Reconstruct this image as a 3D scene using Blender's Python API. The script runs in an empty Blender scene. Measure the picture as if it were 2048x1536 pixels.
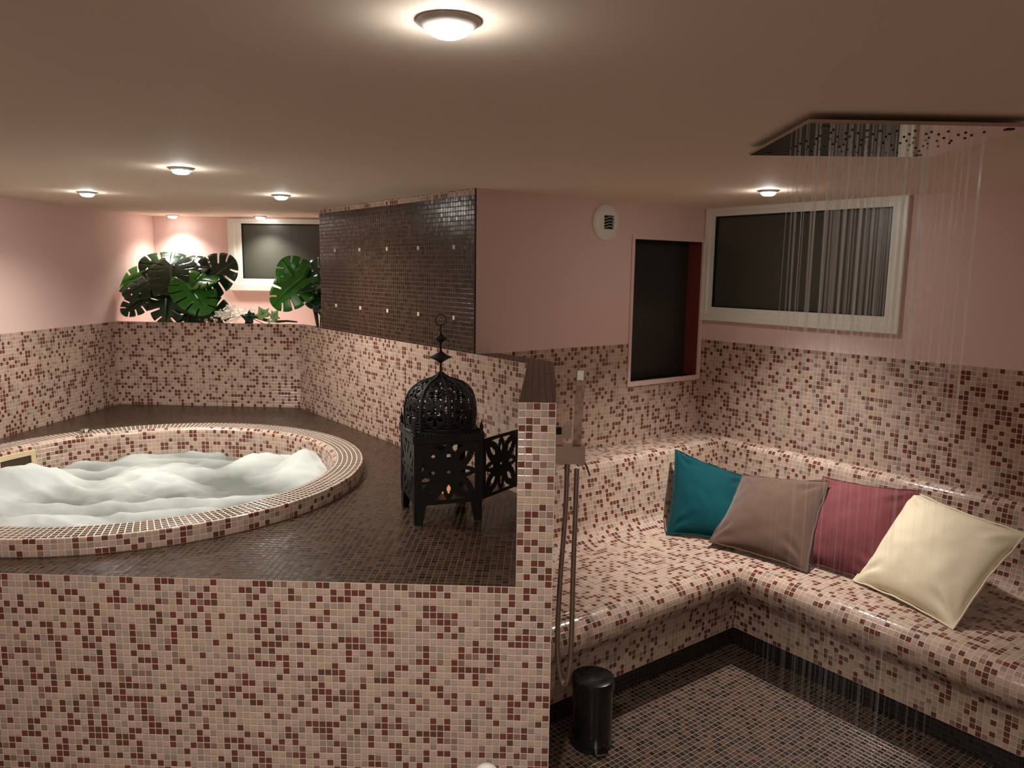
import bpy, math, random
from mathutils import Vector, Matrix, noise
R = random.Random(7)
SC = bpy.context.scene
COL = SC.collection
PI = math.pi

# ------------------------------------------------------------------ camera, world, exposure
PITCH, ROLL = 0.14705, 0.01361
cd = bpy.data.cameras.new('camera')
cam = bpy.data.objects.new('camera', cd)
COL.objects.link(cam)
cd.sensor_width = 36.0
cd.lens = 1539.0 / 2048.0 * 36.0
cd.clip_start = 0.02
fw = Vector((0, math.cos(PITCH), -math.sin(PITCH)))
up0 = Vector((0, math.sin(PITCH), math.cos(PITCH)))
rt0 = Vector((1, 0, 0))
rt = rt0 * math.cos(ROLL) + up0 * math.sin(ROLL)
up = up0 * math.cos(ROLL) - rt0 * math.sin(ROLL)
M = Matrix((rt, up, -fw)).transposed().to_4x4()
M.translation = Vector((0, 0, 1.62))
cam.matrix_world = M
SC.camera = cam
SC.cycles.transparent_max_bounces = 48

w = bpy.data.worlds.new('night')
SC.world = w
w.use_nodes = True
w.node_tree.nodes['Background'].inputs[0].default_value = (0.02, 0.025, 0.04, 1)
w.node_tree.nodes['Background'].inputs[1].default_value = 0.05

SC.view_settings.view_transform = 'Standard'
SC.view_settings.look = 'None'
SC.view_settings.gamma = 1.0
SC.view_settings.exposure = 1.18
SC.view_settings.use_curve_mapping = False
LAMP_COL = (1.0, 0.985, 0.95)

# ------------------------------------------------------------------ plan of the room (metres)
ZC, ZP, ZD, ZF = 1.976, 1.239, 0.673, -0.08          # the floor lies 1.70 m below the camera
V2d = Vector
def v2(x, y): return Vector((x, y))
V1 = v2(-0.17605, 3.48972)            # corner of the dark partition and the pink wall
C2 = v2(1.09445, 4.45170)             # inner corner of the bench walls
DC = v2(-0.60365, 0.79725)            # along the wall with the big window, away from the camera
DB = v2(0.79725, 0.60365)             # along the wall with the hatch, away from the camera
V4 = v2(-2.69880, 5.20910)
V3 = v2(-1.43542, 5.15299)
VB = v2(-1.20502, 4.84870)
DA = v2(math.sin(0.07722), math.cos(0.07722))
P1 = v2(-2.65600, 5.76233)
PF = v2(0.01961, 2.21004)
PF2 = v2(0.130, 2.2050)
BEND = v2(0.063, 3.145)
BENDO = v2(0.176, 3.219)
OUTB = v2(-0.062, 3.543)
DF = v2(math.cos(-0.03281), math.sin(-0.03281))
PIT = 0.0218
TUB = v2(-1.645, 3.357)
RO, RI, ZR = 0.967, 0.838, 0.733

def bc(b, c, z=None):
    p = C2 - DB * b - DC * c
    return p if z is None else Vector((p.x, p.y, z))

# ------------------------------------------------------------------ mesh builder
class MB:
    def __init__(s): s.v = []; s.f = []; s.m = []; s.uv = []; s.sm = []
    def vert(s, p): s.v.append(tuple(p)); return len(s.v) - 1
    def face(s, idx, m=0, uv=None, smooth=False):
        s.f.append(tuple(idx)); s.m.append(m); s.sm.append(smooth)
        s.uv.append(uv if uv else [(0, 0)] * len(idx))
    def poly(s, pts, m=0, uv=None, smooth=False):
        s.face([s.vert(p) for p in pts], m, uv, smooth)
    def grid(s, rows, m=0, uvf=None, smooth=True, closeu=False, closev=False, keep=None):
        n, k = len(rows), len(rows[0])
        ids = [[s.vert(p) for p in r] for r in rows]
        for i in range(n if closev else n - 1):
            for j in range(k if closeu else k - 1):
                if keep and not keep(i, j): continue
                i2, j2 = (i + 1) % n, (j + 1) % k
                q = [ids[i][j], ids[i][j2], ids[i2][j2], ids[i2][j]]
                uv = [uvf(i, j), uvf(i, j + 1), uvf(i + 1, j + 1), uvf(i + 1, j)] if uvf else None
                s.face(q, m, uv, smooth)
        return ids
    def box(s, c, ax, ay, az, m=0):
        c, ax, ay, az = Vector(c), Vector(ax), Vector(ay), Vector(az)
        P = [s.vert(c + ax * i + ay * j + az * k) for k in (-1, 1) for j in (-1, 1) for i in (-1, 1)]
        for q in ((0, 2, 3, 1), (4, 5, 7, 6), (0, 1, 5, 4), (2, 6, 7, 3), (0, 4, 6, 2), (1, 3, 7, 5)):
            s.face([P[i] for i in q], m)
    def lathe(s, prof, c=(0, 0, 0), n=32, m=0, smooth=True, axis=None):
        c = Vector(c)
        if axis is None: X, Y, Z = Vector((1, 0, 0)), Vector((0, 1, 0)), Vector((0, 0, 1))
        else:
            Z = Vector(axis).normalized(); X = Z.orthogonal().normalized(); Y = Z.cross(X)
        rows = [[c + X * (r * math.cos(2 * PI * j / n)) + Y * (r * math.sin(2 * PI * j / n)) + Z * z for j in range(n)] for r, z in prof]
        s.grid(rows, m, smooth=smooth, closeu=True)
    def tube(s, pts, r, n=8, m=0, cap=True):
        pts = [Vector(p) for p in pts]
        rr = r if callable(r) else (lambda t: r)
        t0 = (pts[1] - pts[0]).normalized(); X = t0.orthogonal().normalized()
        rows = []
        for i, p in enumerate(pts):
            a = pts[max(0, i - 1)]; b = pts[min(len(pts) - 1, i + 1)]
            t = (b - a).normalized(); X = (X - t * X.dot(t)).normalized(); Y = t.cross(X)
            q = rr(i / (len(pts) - 1))
            rows.append([p + X * (q * math.cos(2 * PI * j / n)) + Y * (q * math.sin(2 * PI * j / n)) for j in range(n)])
        ids = s.grid(rows, m, closeu=True)
        if cap:
            s.face(list(reversed(ids[0])), m); s.face(ids[-1], m)
    def build(s, name, mats, parent=None, loc=None, sharp=40, weld=False):
        me = bpy.data.meshes.new(name)
        o0 = Vector(loc) if loc is not None else Vector((0, 0, 0))
        me.from_pydata([tuple(Vector(p) - o0) for p in s.v], [], s.f)
        for mt in (mats if isinstance(mats, (list, tuple)) else [mats]): me.materials.append(mt)
        ul = me.uv_layers.new(name='UVMap')
        flat = [c for f in s.uv for uv in f for c in uv]
        ul.data.foreach_set('uv', flat)
        me.polygons.foreach_set('material_index', s.m)
        me.polygons.foreach_set('use_smooth', s.sm)
        me.update()
        if any(s.sm): me.set_sharp_from_angle(angle=math.radians(sharp))
        o = bpy.data.objects.new(name, me); COL.objects.link(o)
        if parent is not None:
            o.parent = parent
            o.location = o0
        else: o.location = o0
        return o

def tag(o, label=None, cat=None, group=None, kind=None):
    if label: o['label'] = label
    if cat: o['category'] = cat
    if group: o['group'] = group
    if kind: o['kind'] = kind
    return o
def empty(name, loc, label, cat, group=None):
    o = bpy.data.objects.new(name, None); COL.objects.link(o); o.location = loc
    o.empty_display_size = 0.05
    return tag(o, label, cat, group)
def dup(o, parent=None):
    c = o.copy(); COL.objects.link(c); c.parent = parent
    for ch in o.children: dup(ch, c)
    return c

# ------------------------------------------------------------------ materials
def lin(c): return tuple(((x / 255) / 12.92 if x / 255 <= 0.04045 else ((x / 255 + 0.055) / 1.055) ** 2.4) for x in c) + (1,)
class NT:
    def __init__(s, name):
        s.mat = bpy.data.materials.new(name); s.mat.use_nodes = True
        s.t = s.mat.node_tree; s.b = s.t.nodes['Principled BSDF']
    def n(s, typ, **kw):
        nd = s.t.nodes.new(typ)
        for k, v in kw.items(): setattr(nd, k, v)
        return nd
    def l(s, a, b): s.t.links.new(a, b)
    def math(s, op, a, b=None):
        nd = s.n('ShaderNodeMath', operation=op)
        for i, x in enumerate((a, b)):
            if x is None: continue
            if isinstance(x, (int, float)): nd.inputs[i].default_value = x
            else: s.l(x, nd.inputs[i])
        return nd.outputs[0]
    def mixc(s, fac, a, b):
        nd = s.n('ShaderNodeMix', data_type='RGBA')
        for i, x in ((0, fac), (6, a), (7, b)):
            if isinstance(x, (int, float, tuple)): nd.inputs[i].default_value = x
            else: s.l(x, nd.inputs[i])
        return nd.outputs[2]

def mosaic(name, cols, grout, rough=0.16, groutw=0.055, streak=0.28, tilt=0.6, bump=0.6, spec=0.5):
    t = NT(name)
    uv = t.n('ShaderNodeUVMap'); sp = t.n('ShaderNodeSeparateXYZ'); t.l(uv.outputs[0], sp.inputs[0])
    U, V = sp.outputs[0], sp.outputs[1]
    fu, fv = t.math('FLOOR', U), t.math('FLOOR', V)
    cb = t.n('ShaderNodeCombineXYZ'); t.l(fu, cb.inputs[0]); t.l(fv, cb.inputs[1])
    wn = t.n('ShaderNodeTexWhiteNoise', noise_dimensions='3D'); t.l(cb.outputs[0], wn.inputs[0])
    sc = t.n('ShaderNodeSeparateColor'); t.l(wn.outputs[1], sc.inputs[0])
    # clumping: slow noise shifts the pick a little so dark tiles gather in runs
    ns = t.n('ShaderNodeTexNoise'); ns.inputs['Scale'].default_value = 0.35; ns.inputs['Detail'].default_value = 1
    t.l(cb.outputs[0], ns.inputs[0])
    pick = t.math('ADD', wn.outputs[0], t.math('MULTIPLY', t.math('SUBTRACT', ns.outputs[0], 0.5), 0.22))
    ramp = t.n('ShaderNodeValToRGB'); ramp.color_ramp.interpolation = 'CONSTANT'
    e = ramp.color_ramp.elements
    while len(e) > 1: e.remove(e[-1])
    pos = 0
    for i, (wt, c) in enumerate(cols):
        el = e[0] if i == 0 else e.new(min(pos, 0.999))
        el.position = min(pos, 0.999); el.color = lin(c); pos += wt
    t.l(pick, ramp.inputs[0])
    mp = t.n('ShaderNodeVectorMath', operation='MULTIPLY'); t.l(uv.outputs[0], mp.inputs[0]); mp.inputs[1].default_value = (1.2, 7, 1)
    ad = t.n('ShaderNodeVectorMath', operation='ADD'); t.l(mp.outputs[0], ad.inputs[0])
    off = t.n('ShaderNodeVectorMath', operation='SCALE'); t.l(wn.outputs[1], off.inputs[0]); off.inputs['Scale'].default_value = 40
    t.l(off.outputs[0], ad.inputs[1])
    st = t.n('ShaderNodeTexNoise'); st.inputs['Scale'].default_value = 1.0; st.inputs['Detail'].default_value = 2; t.l(ad.outputs[0], st.inputs[0])
    k = t.math('ADD', t.math('MULTIPLY', t.math('SUBTRACT', st.outputs[0], 0.5), streak * 2), 1.0)
    k2 = t.math('ADD', t.math('MULTIPLY', sc.outputs[1], 0.16), 0.92)
    kk = t.math('MULTIPLY', k, k2)
    cs = t.n('ShaderNodeVectorMath', operation='SCALE'); t.l(ramp.outputs[0], cs.inputs[0]); t.l(kk, cs.inputs['Scale'])
    d = t.math('MINIMUM', t.math('PINGPONG', U, 0.5), t.math('PINGPONG', V, 0.5))
    mr = t.n('ShaderNodeMapRange', interpolation_type='SMOOTHSTEP'); t.l(d, mr.inputs[0])
    mr.inputs[1].default_value = groutw - 0.012; mr.inputs[2].default_value = groutw + 0.012
    mask = mr.outputs[0]
    col = t.mixc(mask, lin(grout), cs.outputs[0])
    t.l(col, t.b.inputs['Base Color'])
    t.l(t.math('SUBTRACT', 0.7, t.math('MULTIPLY', mask, 0.7 - rough)), t.b.inputs['Roughness'])
    t.b.inputs['Specular IOR Level'].default_value = spec
    # pillowed tile with its own small tilt
    mr2 = t.n('ShaderNodeMapRange', interpolation_type='SMOOTHSTEP'); t.l(d, mr2.inputs[0])
    mr2.inputs[1].default_value = groutw - 0.02; mr2.inputs[2].default_value = groutw + 0.07
    fx = t.math('SUBTRACT', U, fu); fy = t.math('SUBTRACT', V, fv)
    tl = t.math('ADD', t.math('MULTIPLY', fx, t.math('SUBTRACT', sc.outputs[0], 0.5)), t.math('MULTIPLY', fy, t.math('SUBTRACT', sc.outputs[2], 0.5)))
    h = t.math('ADD', mr2.outputs[0], t.math('MULTIPLY', t.math('MULTIPLY', tl, mask), tilt * 2))
    h = t.math('ADD', h, t.math('MULTIPLY', st.outputs[0], 0.08))
    bp = t.n('ShaderNodeBump'); bp.inputs['Strength'].default_value = bump; bp.inputs['Distance'].default_value = 0.0013
    t.l(h, bp.inputs['Height']); t.l(bp.outputs[0], t.b.inputs['Normal'])
    return t.mat

def plain(name, col, rough=0.5, metal=0.0, spec=0.5, var=0.0, vscale=6, bump=0.0, bscale=60, emit=None, estr=0, coat=0.0, trans=0.0, sheen=0.0):
    t = NT(name); b = t.b
    b.inputs['Base Color'].default_value = lin(col); b.inputs['Roughness'].default_value = rough
    b.inputs['Metallic'].default_value = metal; b.inputs['Specular IOR Level'].default_value = spec
    b.inputs['Coat Weight'].default_value = coat; b.inputs['Transmission Weight'].default_value = trans
    b.inputs['Sheen Weight'].default_value = sheen
    if emit: b.inputs['Emission Color'].default_value = emit + (1,); b.inputs['Emission Strength'].default_value = estr
    if var or bump:
        tc = t.n('ShaderNodeTexCoord')
        if var:
            ns = t.n('ShaderNodeTexNoise'); ns.inputs['Scale'].default_value = vscale; ns.inputs['Detail'].default_value = 4
            t.l(tc.outputs['Object'], ns.inputs[0])
            a = tuple(x * (1 - var) for x in lin(col)[:3]) + (1,); c = tuple(min(1, x * (1 + var)) for x in lin(col)[:3]) + (1,)
            t.l(t.mixc(ns.outputs[0], a, c), b.inputs['Base Color'])
        if bump:
            n2 = t.n('ShaderNodeTexNoise'); n2.inputs['Scale'].default_value = bscale; n2.inputs['Detail'].default_value = 3
            t.l(tc.outputs['Object'], n2.inputs[0])
            bp = t.n('ShaderNodeBump'); bp.inputs['Strength'].default_value = bump; bp.inputs['Distance'].default_value = 0.003
            t.l(n2.outputs[0], bp.inputs['Height']); t.l(bp.outputs[0], b.inputs['Normal'])
    return t.mat

LIGHT_COLS = [(0.22, (106, 57, 47)), (0.05, (92, 63, 48)), (0.14, (170, 148, 132)), (0.11, (155, 135, 119)), (0.06, (138, 106, 92)), (0.13, (182, 155, 129)), (0.29, (184, 155, 138))]
DARK_COLS = [(0.3, (50, 33, 23)), (0.25, (60, 42, 29)), (0.2, (36, 24, 17)), (0.25, (68, 46, 32))]
MT = {}
MT['tile'] = mosaic('pink_brown_glass_mosaic', LIGHT_COLS, (208, 182, 164), rough=0.16)
MT['dark'] = mosaic('dark_brown_glass_mosaic', DARK_COLS, (76, 60, 47), rough=0.24, streak=0.4, tilt=0.8, spec=0.27)
MT['darkwall'] = mosaic('dark_brown_wall_mosaic', DARK_COLS, (84, 66, 54), rough=0.26, streak=0.3, tilt=0.8, groutw=0.05, spec=0.35)
MT['rimtop'] = mosaic('dark_rim_mosaic', [(0.5, (62, 50, 40)), (0.5, (80, 66, 52))], (222, 204, 186), rough=0.15, streak=0.3, tilt=0.3, groutw=0.075)
MT['coping'] = mosaic('dark_coping_mosaic', DARK_COLS, (58, 42, 31), rough=0.3, streak=0.35, tilt=0.5, spec=0.3)
MT['floor'] = mosaic('dark_floor_mosaic', [(0.35, (58, 43, 35)), (0.3, (76, 58, 47)), (0.2, (38, 29, 25)), (0.15, (88, 58, 48))], (128, 111, 96), rough=0.22, streak=0.4, tilt=0.7, groutw=0.06)
MT['kick'] = mosaic('near_black_kick_mosaic', [(0.6, (34, 28, 22)), (0.4, (42, 34, 30))], (46, 40, 36), rough=0.25)
MT['pink'] = plain('pink_wall_paint', (221, 189, 178), rough=0.6, spec=0.3, bump=0.04, bscale=90)
MT['ceil'] = plain('ceiling_paint', (240, 222, 202), rough=0.75, spec=0.2, bump=0.03, bscale=70)
MT['white'] = plain('white_plastic_frame', (226, 222, 208), rough=0.35)
MT['pane'] = plain('dark_frosted_glass', (64, 62, 52), rough=0.42, spec=0.6, var=0.15, vscale=1.5)
MT['recess'] = plain('dark_recess_glass', (44, 41, 36), rough=0.4, spec=0.5)
MT['rust'] = plain('rust_red_jamb', (112, 46, 34), rough=0.6, var=0.35, vscale=9)
MT['black'] = plain('black', (14, 13, 13), rough=0.5)
MT['iron'] = plain('black_iron', (26, 25, 24), rough=0.5, metal=0.35, bump=0.15, bscale=120)
MT['chrome'] = plain('chrome', (205, 200, 194), rough=0.10, metal=1.0)
MT['mirror'] = plain('mirror_steel', (196, 186, 178), rough=0.04, metal=1.0)
MT['brushed'] = plain('brushed_steel_hose', (190, 178, 164), rough=0.32, metal=1.0)
MT['lamp'] = plain('lamp_lens', (255, 255, 255), rough=0.3, emit=(1.0, 0.98, 0.94), estr=92)
MT['lamp_soft'] = plain('narrow_lamp_lens', (255, 255, 255), rough=0.3, emit=(1.0, 0.98, 0.94), estr=26)
MT['flange'] = plain('lamp_flange', (206, 196, 184), rough=0.3, metal=0.25)
MT['binblack'] = plain('black_lacquer', (13, 13, 14), rough=0.22, coat=0.3)
MT['cream'] = plain('cream_plastic', (222, 200, 158), rough=0.4)
MT['leaf'] = plain('monstera_green', (62, 132, 42), rough=0.24, spec=0.6, var=0.35, vscale=14, bump=0.25, bscale=45)
MT['leafd'] = plain('monstera_dark_green', (26, 58, 30), rough=0.22, spec=0.7, var=0.35, vscale=14, bump=0.25, bscale=45)
MT['stem'] = plain('dark_stem', (34, 48, 24), rough=0.45)
MT['petal'] = plain('white_petal', (246, 240, 228), rough=0.5)
MT['bud'] = plain('pale_yellow_bud', (214, 200, 150), rough=0.5)
MT['ivy'] = plain('pale_green_leaf', (172, 196, 150), rough=0.4, var=0.2, vscale=30)
MT['bark'] = plain('dark_bark', (46, 34, 24), rough=0.8, bump=0.5)
MT['candle'] = plain('orange_candle_glass', (214, 128, 84), rough=0.3, emit=(1.0, 0.45, 0.22), estr=0.25)
MT['flame'] = plain('flame', (255, 220, 160), emit=(1.0, 0.7, 0.4), estr=12)
MT['dot'] = plain('pearl_white_tile', (222, 204, 184), rough=0.12)

def translucent(mat, col, f):
    nt = mat.node_tree; out = nt.nodes['Material Output']; b = nt.nodes['Principled BSDF']
    tr = nt.nodes.new('ShaderNodeBsdfTranslucent'); tr.inputs[0].default_value = lin(col)
    mx = nt.nodes.new('ShaderNodeMixShader'); mx.inputs[0].default_value = f
    nt.links.new(b.outputs[0], mx.inputs[1]); nt.links.new(tr.outputs[0], mx.inputs[2]); nt.links.new(mx.outputs[0], out.inputs[0])
translucent(MT['leaf'], (120, 190, 50), 0.35)
translucent(MT['leafd'], (60, 110, 40), 0.15)
translucent(MT['petal'], (250, 246, 236), 0.45)
translucent(MT['ivy'], (190, 214, 150), 0.35)

def foam_mat():
    t = NT('foaming_water')
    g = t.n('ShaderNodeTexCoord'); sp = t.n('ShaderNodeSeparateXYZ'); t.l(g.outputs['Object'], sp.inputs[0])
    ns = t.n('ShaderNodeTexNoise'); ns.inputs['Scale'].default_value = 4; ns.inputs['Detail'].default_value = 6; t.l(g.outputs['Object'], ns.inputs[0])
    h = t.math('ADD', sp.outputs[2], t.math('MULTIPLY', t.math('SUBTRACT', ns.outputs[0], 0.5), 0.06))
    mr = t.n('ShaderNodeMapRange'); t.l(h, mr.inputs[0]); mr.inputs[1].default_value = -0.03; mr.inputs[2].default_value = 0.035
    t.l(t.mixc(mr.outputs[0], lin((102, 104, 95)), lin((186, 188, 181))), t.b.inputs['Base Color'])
    t.b.inputs['Roughness'].default_value = 0.8; t.b.inputs['Specular IOR Level'].default_value = 0.2
    n2 = t.n('ShaderNodeTexNoise'); n2.inputs['Scale'].default_value = 45; n2.inputs['Detail'].default_value = 5; t.l(g.outputs['Object'], n2.inputs[0])
    bp = t.n('ShaderNodeBump'); bp.inputs['Strength'].default_value = 0.12; bp.inputs['Distance'].default_value = 0.008
    t.l(n2.outputs[0], bp.inputs['Height']); t.l(bp.outputs[0], t.b.inputs['Normal'])
    return t.mat
MT['foam'] = foam_mat()
def stream_mat():
    t = NT('falling_water'); t.b.inputs['Base Color'].default_value = (0.9, 0.87, 0.83, 1); t.b.inputs['Roughness'].default_value = 0.12
    g = t.n('ShaderNodeNewGeometry'); sp = t.n('ShaderNodeSeparateXYZ'); t.l(g.outputs['Position'], sp.inputs[0])
    mr = t.n('ShaderNodeMapRange'); t.l(sp.outputs[2], mr.inputs[0])      # the jets thin out and break up on the way down
    mr.inputs[1].default_value = 0.95; mr.inputs[2].default_value = 1.75; mr.inputs[3].default_value = 0.016; mr.inputs[4].default_value = 0.20
    tr = t.n('ShaderNodeBsdfTransparent'); mx = t.n('ShaderNodeMixShader'); t.l(mr.outputs[0], mx.inputs[0])
    t.l(tr.outputs[0], mx.inputs[1]); t.l(t.b.outputs[0], mx.inputs[2])
    t.l(mx.outputs[0], t.t.nodes['Material Output'].inputs[0])
    return t.mat
MT['stream'] = stream_mat()
def cloth(name, col, rough=0.9, sheen=0.05, var=0.12, vscale=5):
    return plain(name, col, rough=rough, spec=0.12, var=var, vscale=vscale, bump=0.12, bscale=260, sheen=sheen)

# ------------------------------------------------------------------ walls
def wall(mb, p0, p1, z0, z1, bands, holes=(), flip=False, u0=0.0, zu=ZP):
    """Vertical face p0->p1 (visible side to the right of p0->p1 unless flipped). bands: [(ztop, mat)], holes: (s0, s1, za, zb)."""
    d = (p1 - p0); L = d.length; d = d / L
    ss = sorted({0.0, L} | {min(max(h[i], 0), L) for h in holes for i in (0, 1)})
    zs = sorted({z0, z1} | {b[0] for b in bands if z0 < b[0] < z1} | {h[i] for h in holes for i in (2, 3)})
    for a, b in zip(ss, ss[1:]):
        for za, zb in zip(zs, zs[1:]):
            sm, zm = (a + b) / 2, (za + zb) / 2
            if any(h[0] < sm < h[1] and h[2] < zm < h[3] for h in holes): continue
            m = next(bm for bt, bm in bands if zm < bt)
            q = [(a, za), (b, za), (b, zb), (a, zb)]
            if flip: q.reverse()
            mb.poly([(p0.x + d.x * s, p0.y + d.y * s, z) for s, z in q], m, [((s + u0) / PIT, (zu - z) / PIT) for s, z in q])

def rect_flat(mb, pts, z, m=0, ax=None, o=None, up=True):
    ax = ax or v2(1, 0); ay = v2(-ax.y, ax.x); o = o or v2(0, 0)
    P = list(pts)
    mb.poly([(p.x, p.y, z) for p in P], m, [((p - o).dot(ax) / PIT, (p - o).dot(ay) / PIT) for p in P])

TILEBAND = [(ZP, 0), (9, 1)]
TP = [MT['tile'], MT['pink']]
YB = -1.6                                             # rear wall behind the camera
A_END = P1 - DA * ((P1.y - YB) / DA.y)
V5 = C2 - DC * 1.75
T6 = math.radians(42)
D6 = -DC * math.cos(T6) + DB * math.sin(T6)
V6 = V5 + D6 * 1.7
# left wall with tiles up to the parapet height, plain paint inside the planter niche
mb = MB()
wall(mb, A_END, V4, ZF, ZC, TILEBAND, u0=-(V4 - A_END).length)
wall(mb, V4, P1, ZP - 0.12, ZC, [(9, 1)])
tag(mb.build('wall_left', TP), kind='structure')
# niche wall with window
DN = v2(math.cos(-0.045), math.sin(-0.045))
NEND = P1 + DN * 2.35
mb = MB()
WB0, WB1 = 0.566, 1.62
wall(mb, P1, NEND, ZP - 0.12, ZC, [(9, 0)], holes=[(WB0 + 0.03, WB1 - 0.03, 1.475, 1.93)])
tag(mb.build('wall_back', [MT['pink']]), kind='structure')
# closing wall of the niche behind the partition
mb = MB()
wall(mb, NEND, V1 + DC * 0.151 + DB * 0.2, ZP - 0.12, ZC, [(9, 0)])
tag(mb.build('wall_niche_side', [MT['pink']]), kind='structure')
# hatch wall (B): tile below, paint above
BL0 = (C2 - V1).length
HB = (BL0 - 0.585, BL0 - 0.026, 1.029, 1.794)
mb = MB()
S0 = V1 + DB * 0.01
wall(mb, S0, C2, ZF, ZC, TILEBAND, holes=[(HB[0] - 0.01, HB[1] - 0.01, HB[2], HB[3])], u0=0.01)
tag(mb.build('wall_far', TP), kind='structure')
# window wall (C)
mb = MB()
wall(mb, C2, V5, ZF, ZC, TILEBAND, holes=[(0.05, 1.08, 1.40, 1.94)])
tag(mb.build('wall_right', TP), kind='structure')
mb = MB()
wall(mb, V5, V6, ZF, ZC, TILEBAND)
V7 = v2(V6.x, YB)
wall(mb, V6, V7, ZF, ZC, TILEBAND)
tag(mb.build('wall_side', TP), kind='structure')
mb = MB()
wall(mb, V7, A_END, ZF, ZC, TILEBAND)
tag(mb.build('wall_rear', TP), kind='structure')
# floor and ceiling
mb = MB(); rect_flat(mb, [A_END - v2(.1, .1), V7 + v2(.1, -.1), v2(V7.x + .1, 6.0), v2(A_END.x - .1, 6.0)], ZF, 0, DB, C2)
tag(mb.build('floor', MT['floor']), kind='structure')
mb = MB(); P = [v2(A_END.x - .2, YB - .1), v2(V7.x + .1, YB - .1), v2(V7.x + .1, 6.1), v2(A_END.x - .2, 6.1)]
rect_flat(mb, list(reversed(P)), ZC); mb.poly([(p.x, p.y, ZC + .1) for p in P])
tag(mb.build('ceiling', MT['ceil']), kind='structure')

# low tiled planter wall behind the tub (faces E and D) with its dark coping and sunken bed
mb = MB()
wall(mb, V4, V3, 0.4, ZP, [(9, 0)])
wall(mb, V3, V1, 0.4, ZP, [(9, 0)])
n1 = v2(-(V3 - V4).normalized().y, (V3 - V4).normalized().x); n2 = DB
cop = 0.045
mi = (n1 + n2) / (1 + n1.dot(n2))
I4, I3, IB = V4 + n1 * cop, V3 + mi * cop, VB + DB * cop
def q3(p, z): return (p.x, p.y, z)
mb.poly([q3(V4, ZP), q3(V3, ZP), q3(I3, ZP), q3(I4, ZP)], 1, [(0, 0), (58, 0), (58, 2), (0, 2)])
mb.poly([q3(V3, ZP), q3(VB, ZP), q3(IB, ZP), q3(I3, ZP)], 1, [(0, 0), (17, 0), (17, 2), (0, 2)])
wall(mb, I3, I4, ZP - .07, ZP, [(9, 2)]); wall(mb, IB, I3, ZP - .07, ZP, [(9, 2)])
PB = VB + DB * 0.6
mb.poly([q3(p, ZP - .07) for p in (I4, I3, IB, PB, NEND, P1)], 2)
tag(mb.build('wall_planter', [MT['tile'], MT['darkwall'], MT['pink']]), kind='structure')

# dark tiled partition standing on the parapet
mb = MB()
PL = (VB - V1).length
plan = [V1, VB, VB + DB * .2, V1 + DC * .151 + DB * .2, V1 + DC * .151 + DB * .0099, V1 + DB * .0099]
wall(mb, VB, V1, ZP, ZC - .001, [(1.948, 0), (9, 1)], zu=1.948)
wall(mb, VB + DB * .2, VB, ZP, ZC - .001, [(9, 0)])
wall(mb, V1 + DC * .151 + DB * .2, VB + DB * .2, ZP - .1, ZC - .001, [(9, 2)])
wall(mb, V1, V1 + DB * .0099, ZP, ZC - .001, [(9, 0)])
part = tag(mb.build('wall_partition', [MT['darkwall'], MT['tile'], MT['pink']]), kind='structure')
for zz in (1.722, 1.395):
    for k in range(5):
        s = 0.164 + 0.328 * k
        p = V1 + DC * s - DB * .002
        m2 = MB(); m2.box((p.x, p.y, zz), (DC.x * .0085, DC.y * .0085, 0), (DB.x * .003, DB.y * .003, 0), (0, 0, .0095))
        o = m2.build('light_tile', MT['dot'], parent=part)

# parapet pier between tub and bench
mb = MB()
pier = [PF, PF2, BENDO, OUTB, S0, V1, BEND]
LP = (PF - BEND).length
wall(mb, PF, PF2, ZF, ZP, [(9, 0)])
wall(mb, PF2, BENDO, ZF, ZP, [(9, 0)]); wall(mb, BENDO, OUTB, ZF, ZP, [(9, 0)])
wall(mb, V1, BEND, 0.4, ZP, [(9, 0)], u0=(V3 - V1).length); wall(mb, BEND, PF, 0.4, ZP, [(9, 0)])
mb.poly([q3(p, ZP) for p in pier], 1, [((p - PF).dot(DF) / PIT + .3, (p - PF).dot(v2(-DF.y, DF.x)) / PIT) for p in pier])
tag(mb.build('wall_parapet', [MT['tile'], MT['coping']]), kind='structure')
# front wall of the tub platform
FL = PF - DF * 2.99
mb = MB(); wall(mb, FL, PF, ZF, ZD, [(9, 0)], u0=-2.99)
tag(mb.build('wall_front', MT['tile']), kind='structure')

# deck with the round hole for the tub
mb = MB()
AF = V4 - DA * ((V4.y - FL.y) / DA.y)
bound = [FL, PF, BEND, V1, V3, V4, AF]
angs = sorted({2 * PI * i / 180 - PI for i in range(180)} | {math.atan2((p - TUB).y, (p - TUB).x) for p in bound})
def hit(a):
    d = v2(math.cos(a), math.sin(a)); best = None
    for i in range(len(bound)):
        p, q = bound[i], bound[(i + 1) % len(bound)]; e = q - p
        den = d.x * e.y - d.y * e.x
        if abs(den) < 1e-9: continue
        w_ = p - TUB; t = (w_.x * e.y - w_.y * e.x) / den; s = (w_.x * d.y - w_.y * d.x) / den
        if t > 0 and -1e-6 <= s <= 1 + 1e-6 and (best is None or t < best): best = t
    return TUB + d * best
DFn = v2(-DF.y, DF.x)
def duv(p): return ((p - PF).dot(DF) / PIT, (p - PF).dot(DFn) / PIT)
outer = [hit(a) for a in angs]; inner = [TUB + v2(math.cos(a), math.sin(a)) * (RO - .002) for a in angs]
for i in range(len(angs)):
    j = (i + 1) % len(angs)
    P = [inner[i], outer[i], outer[j], inner[j]]
    mb.poly([q3(p, ZD) for p in P], 0, [duv(p) for p in P])
tag(mb.build('floor_deck', MT['dark']), kind='structure')

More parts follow.
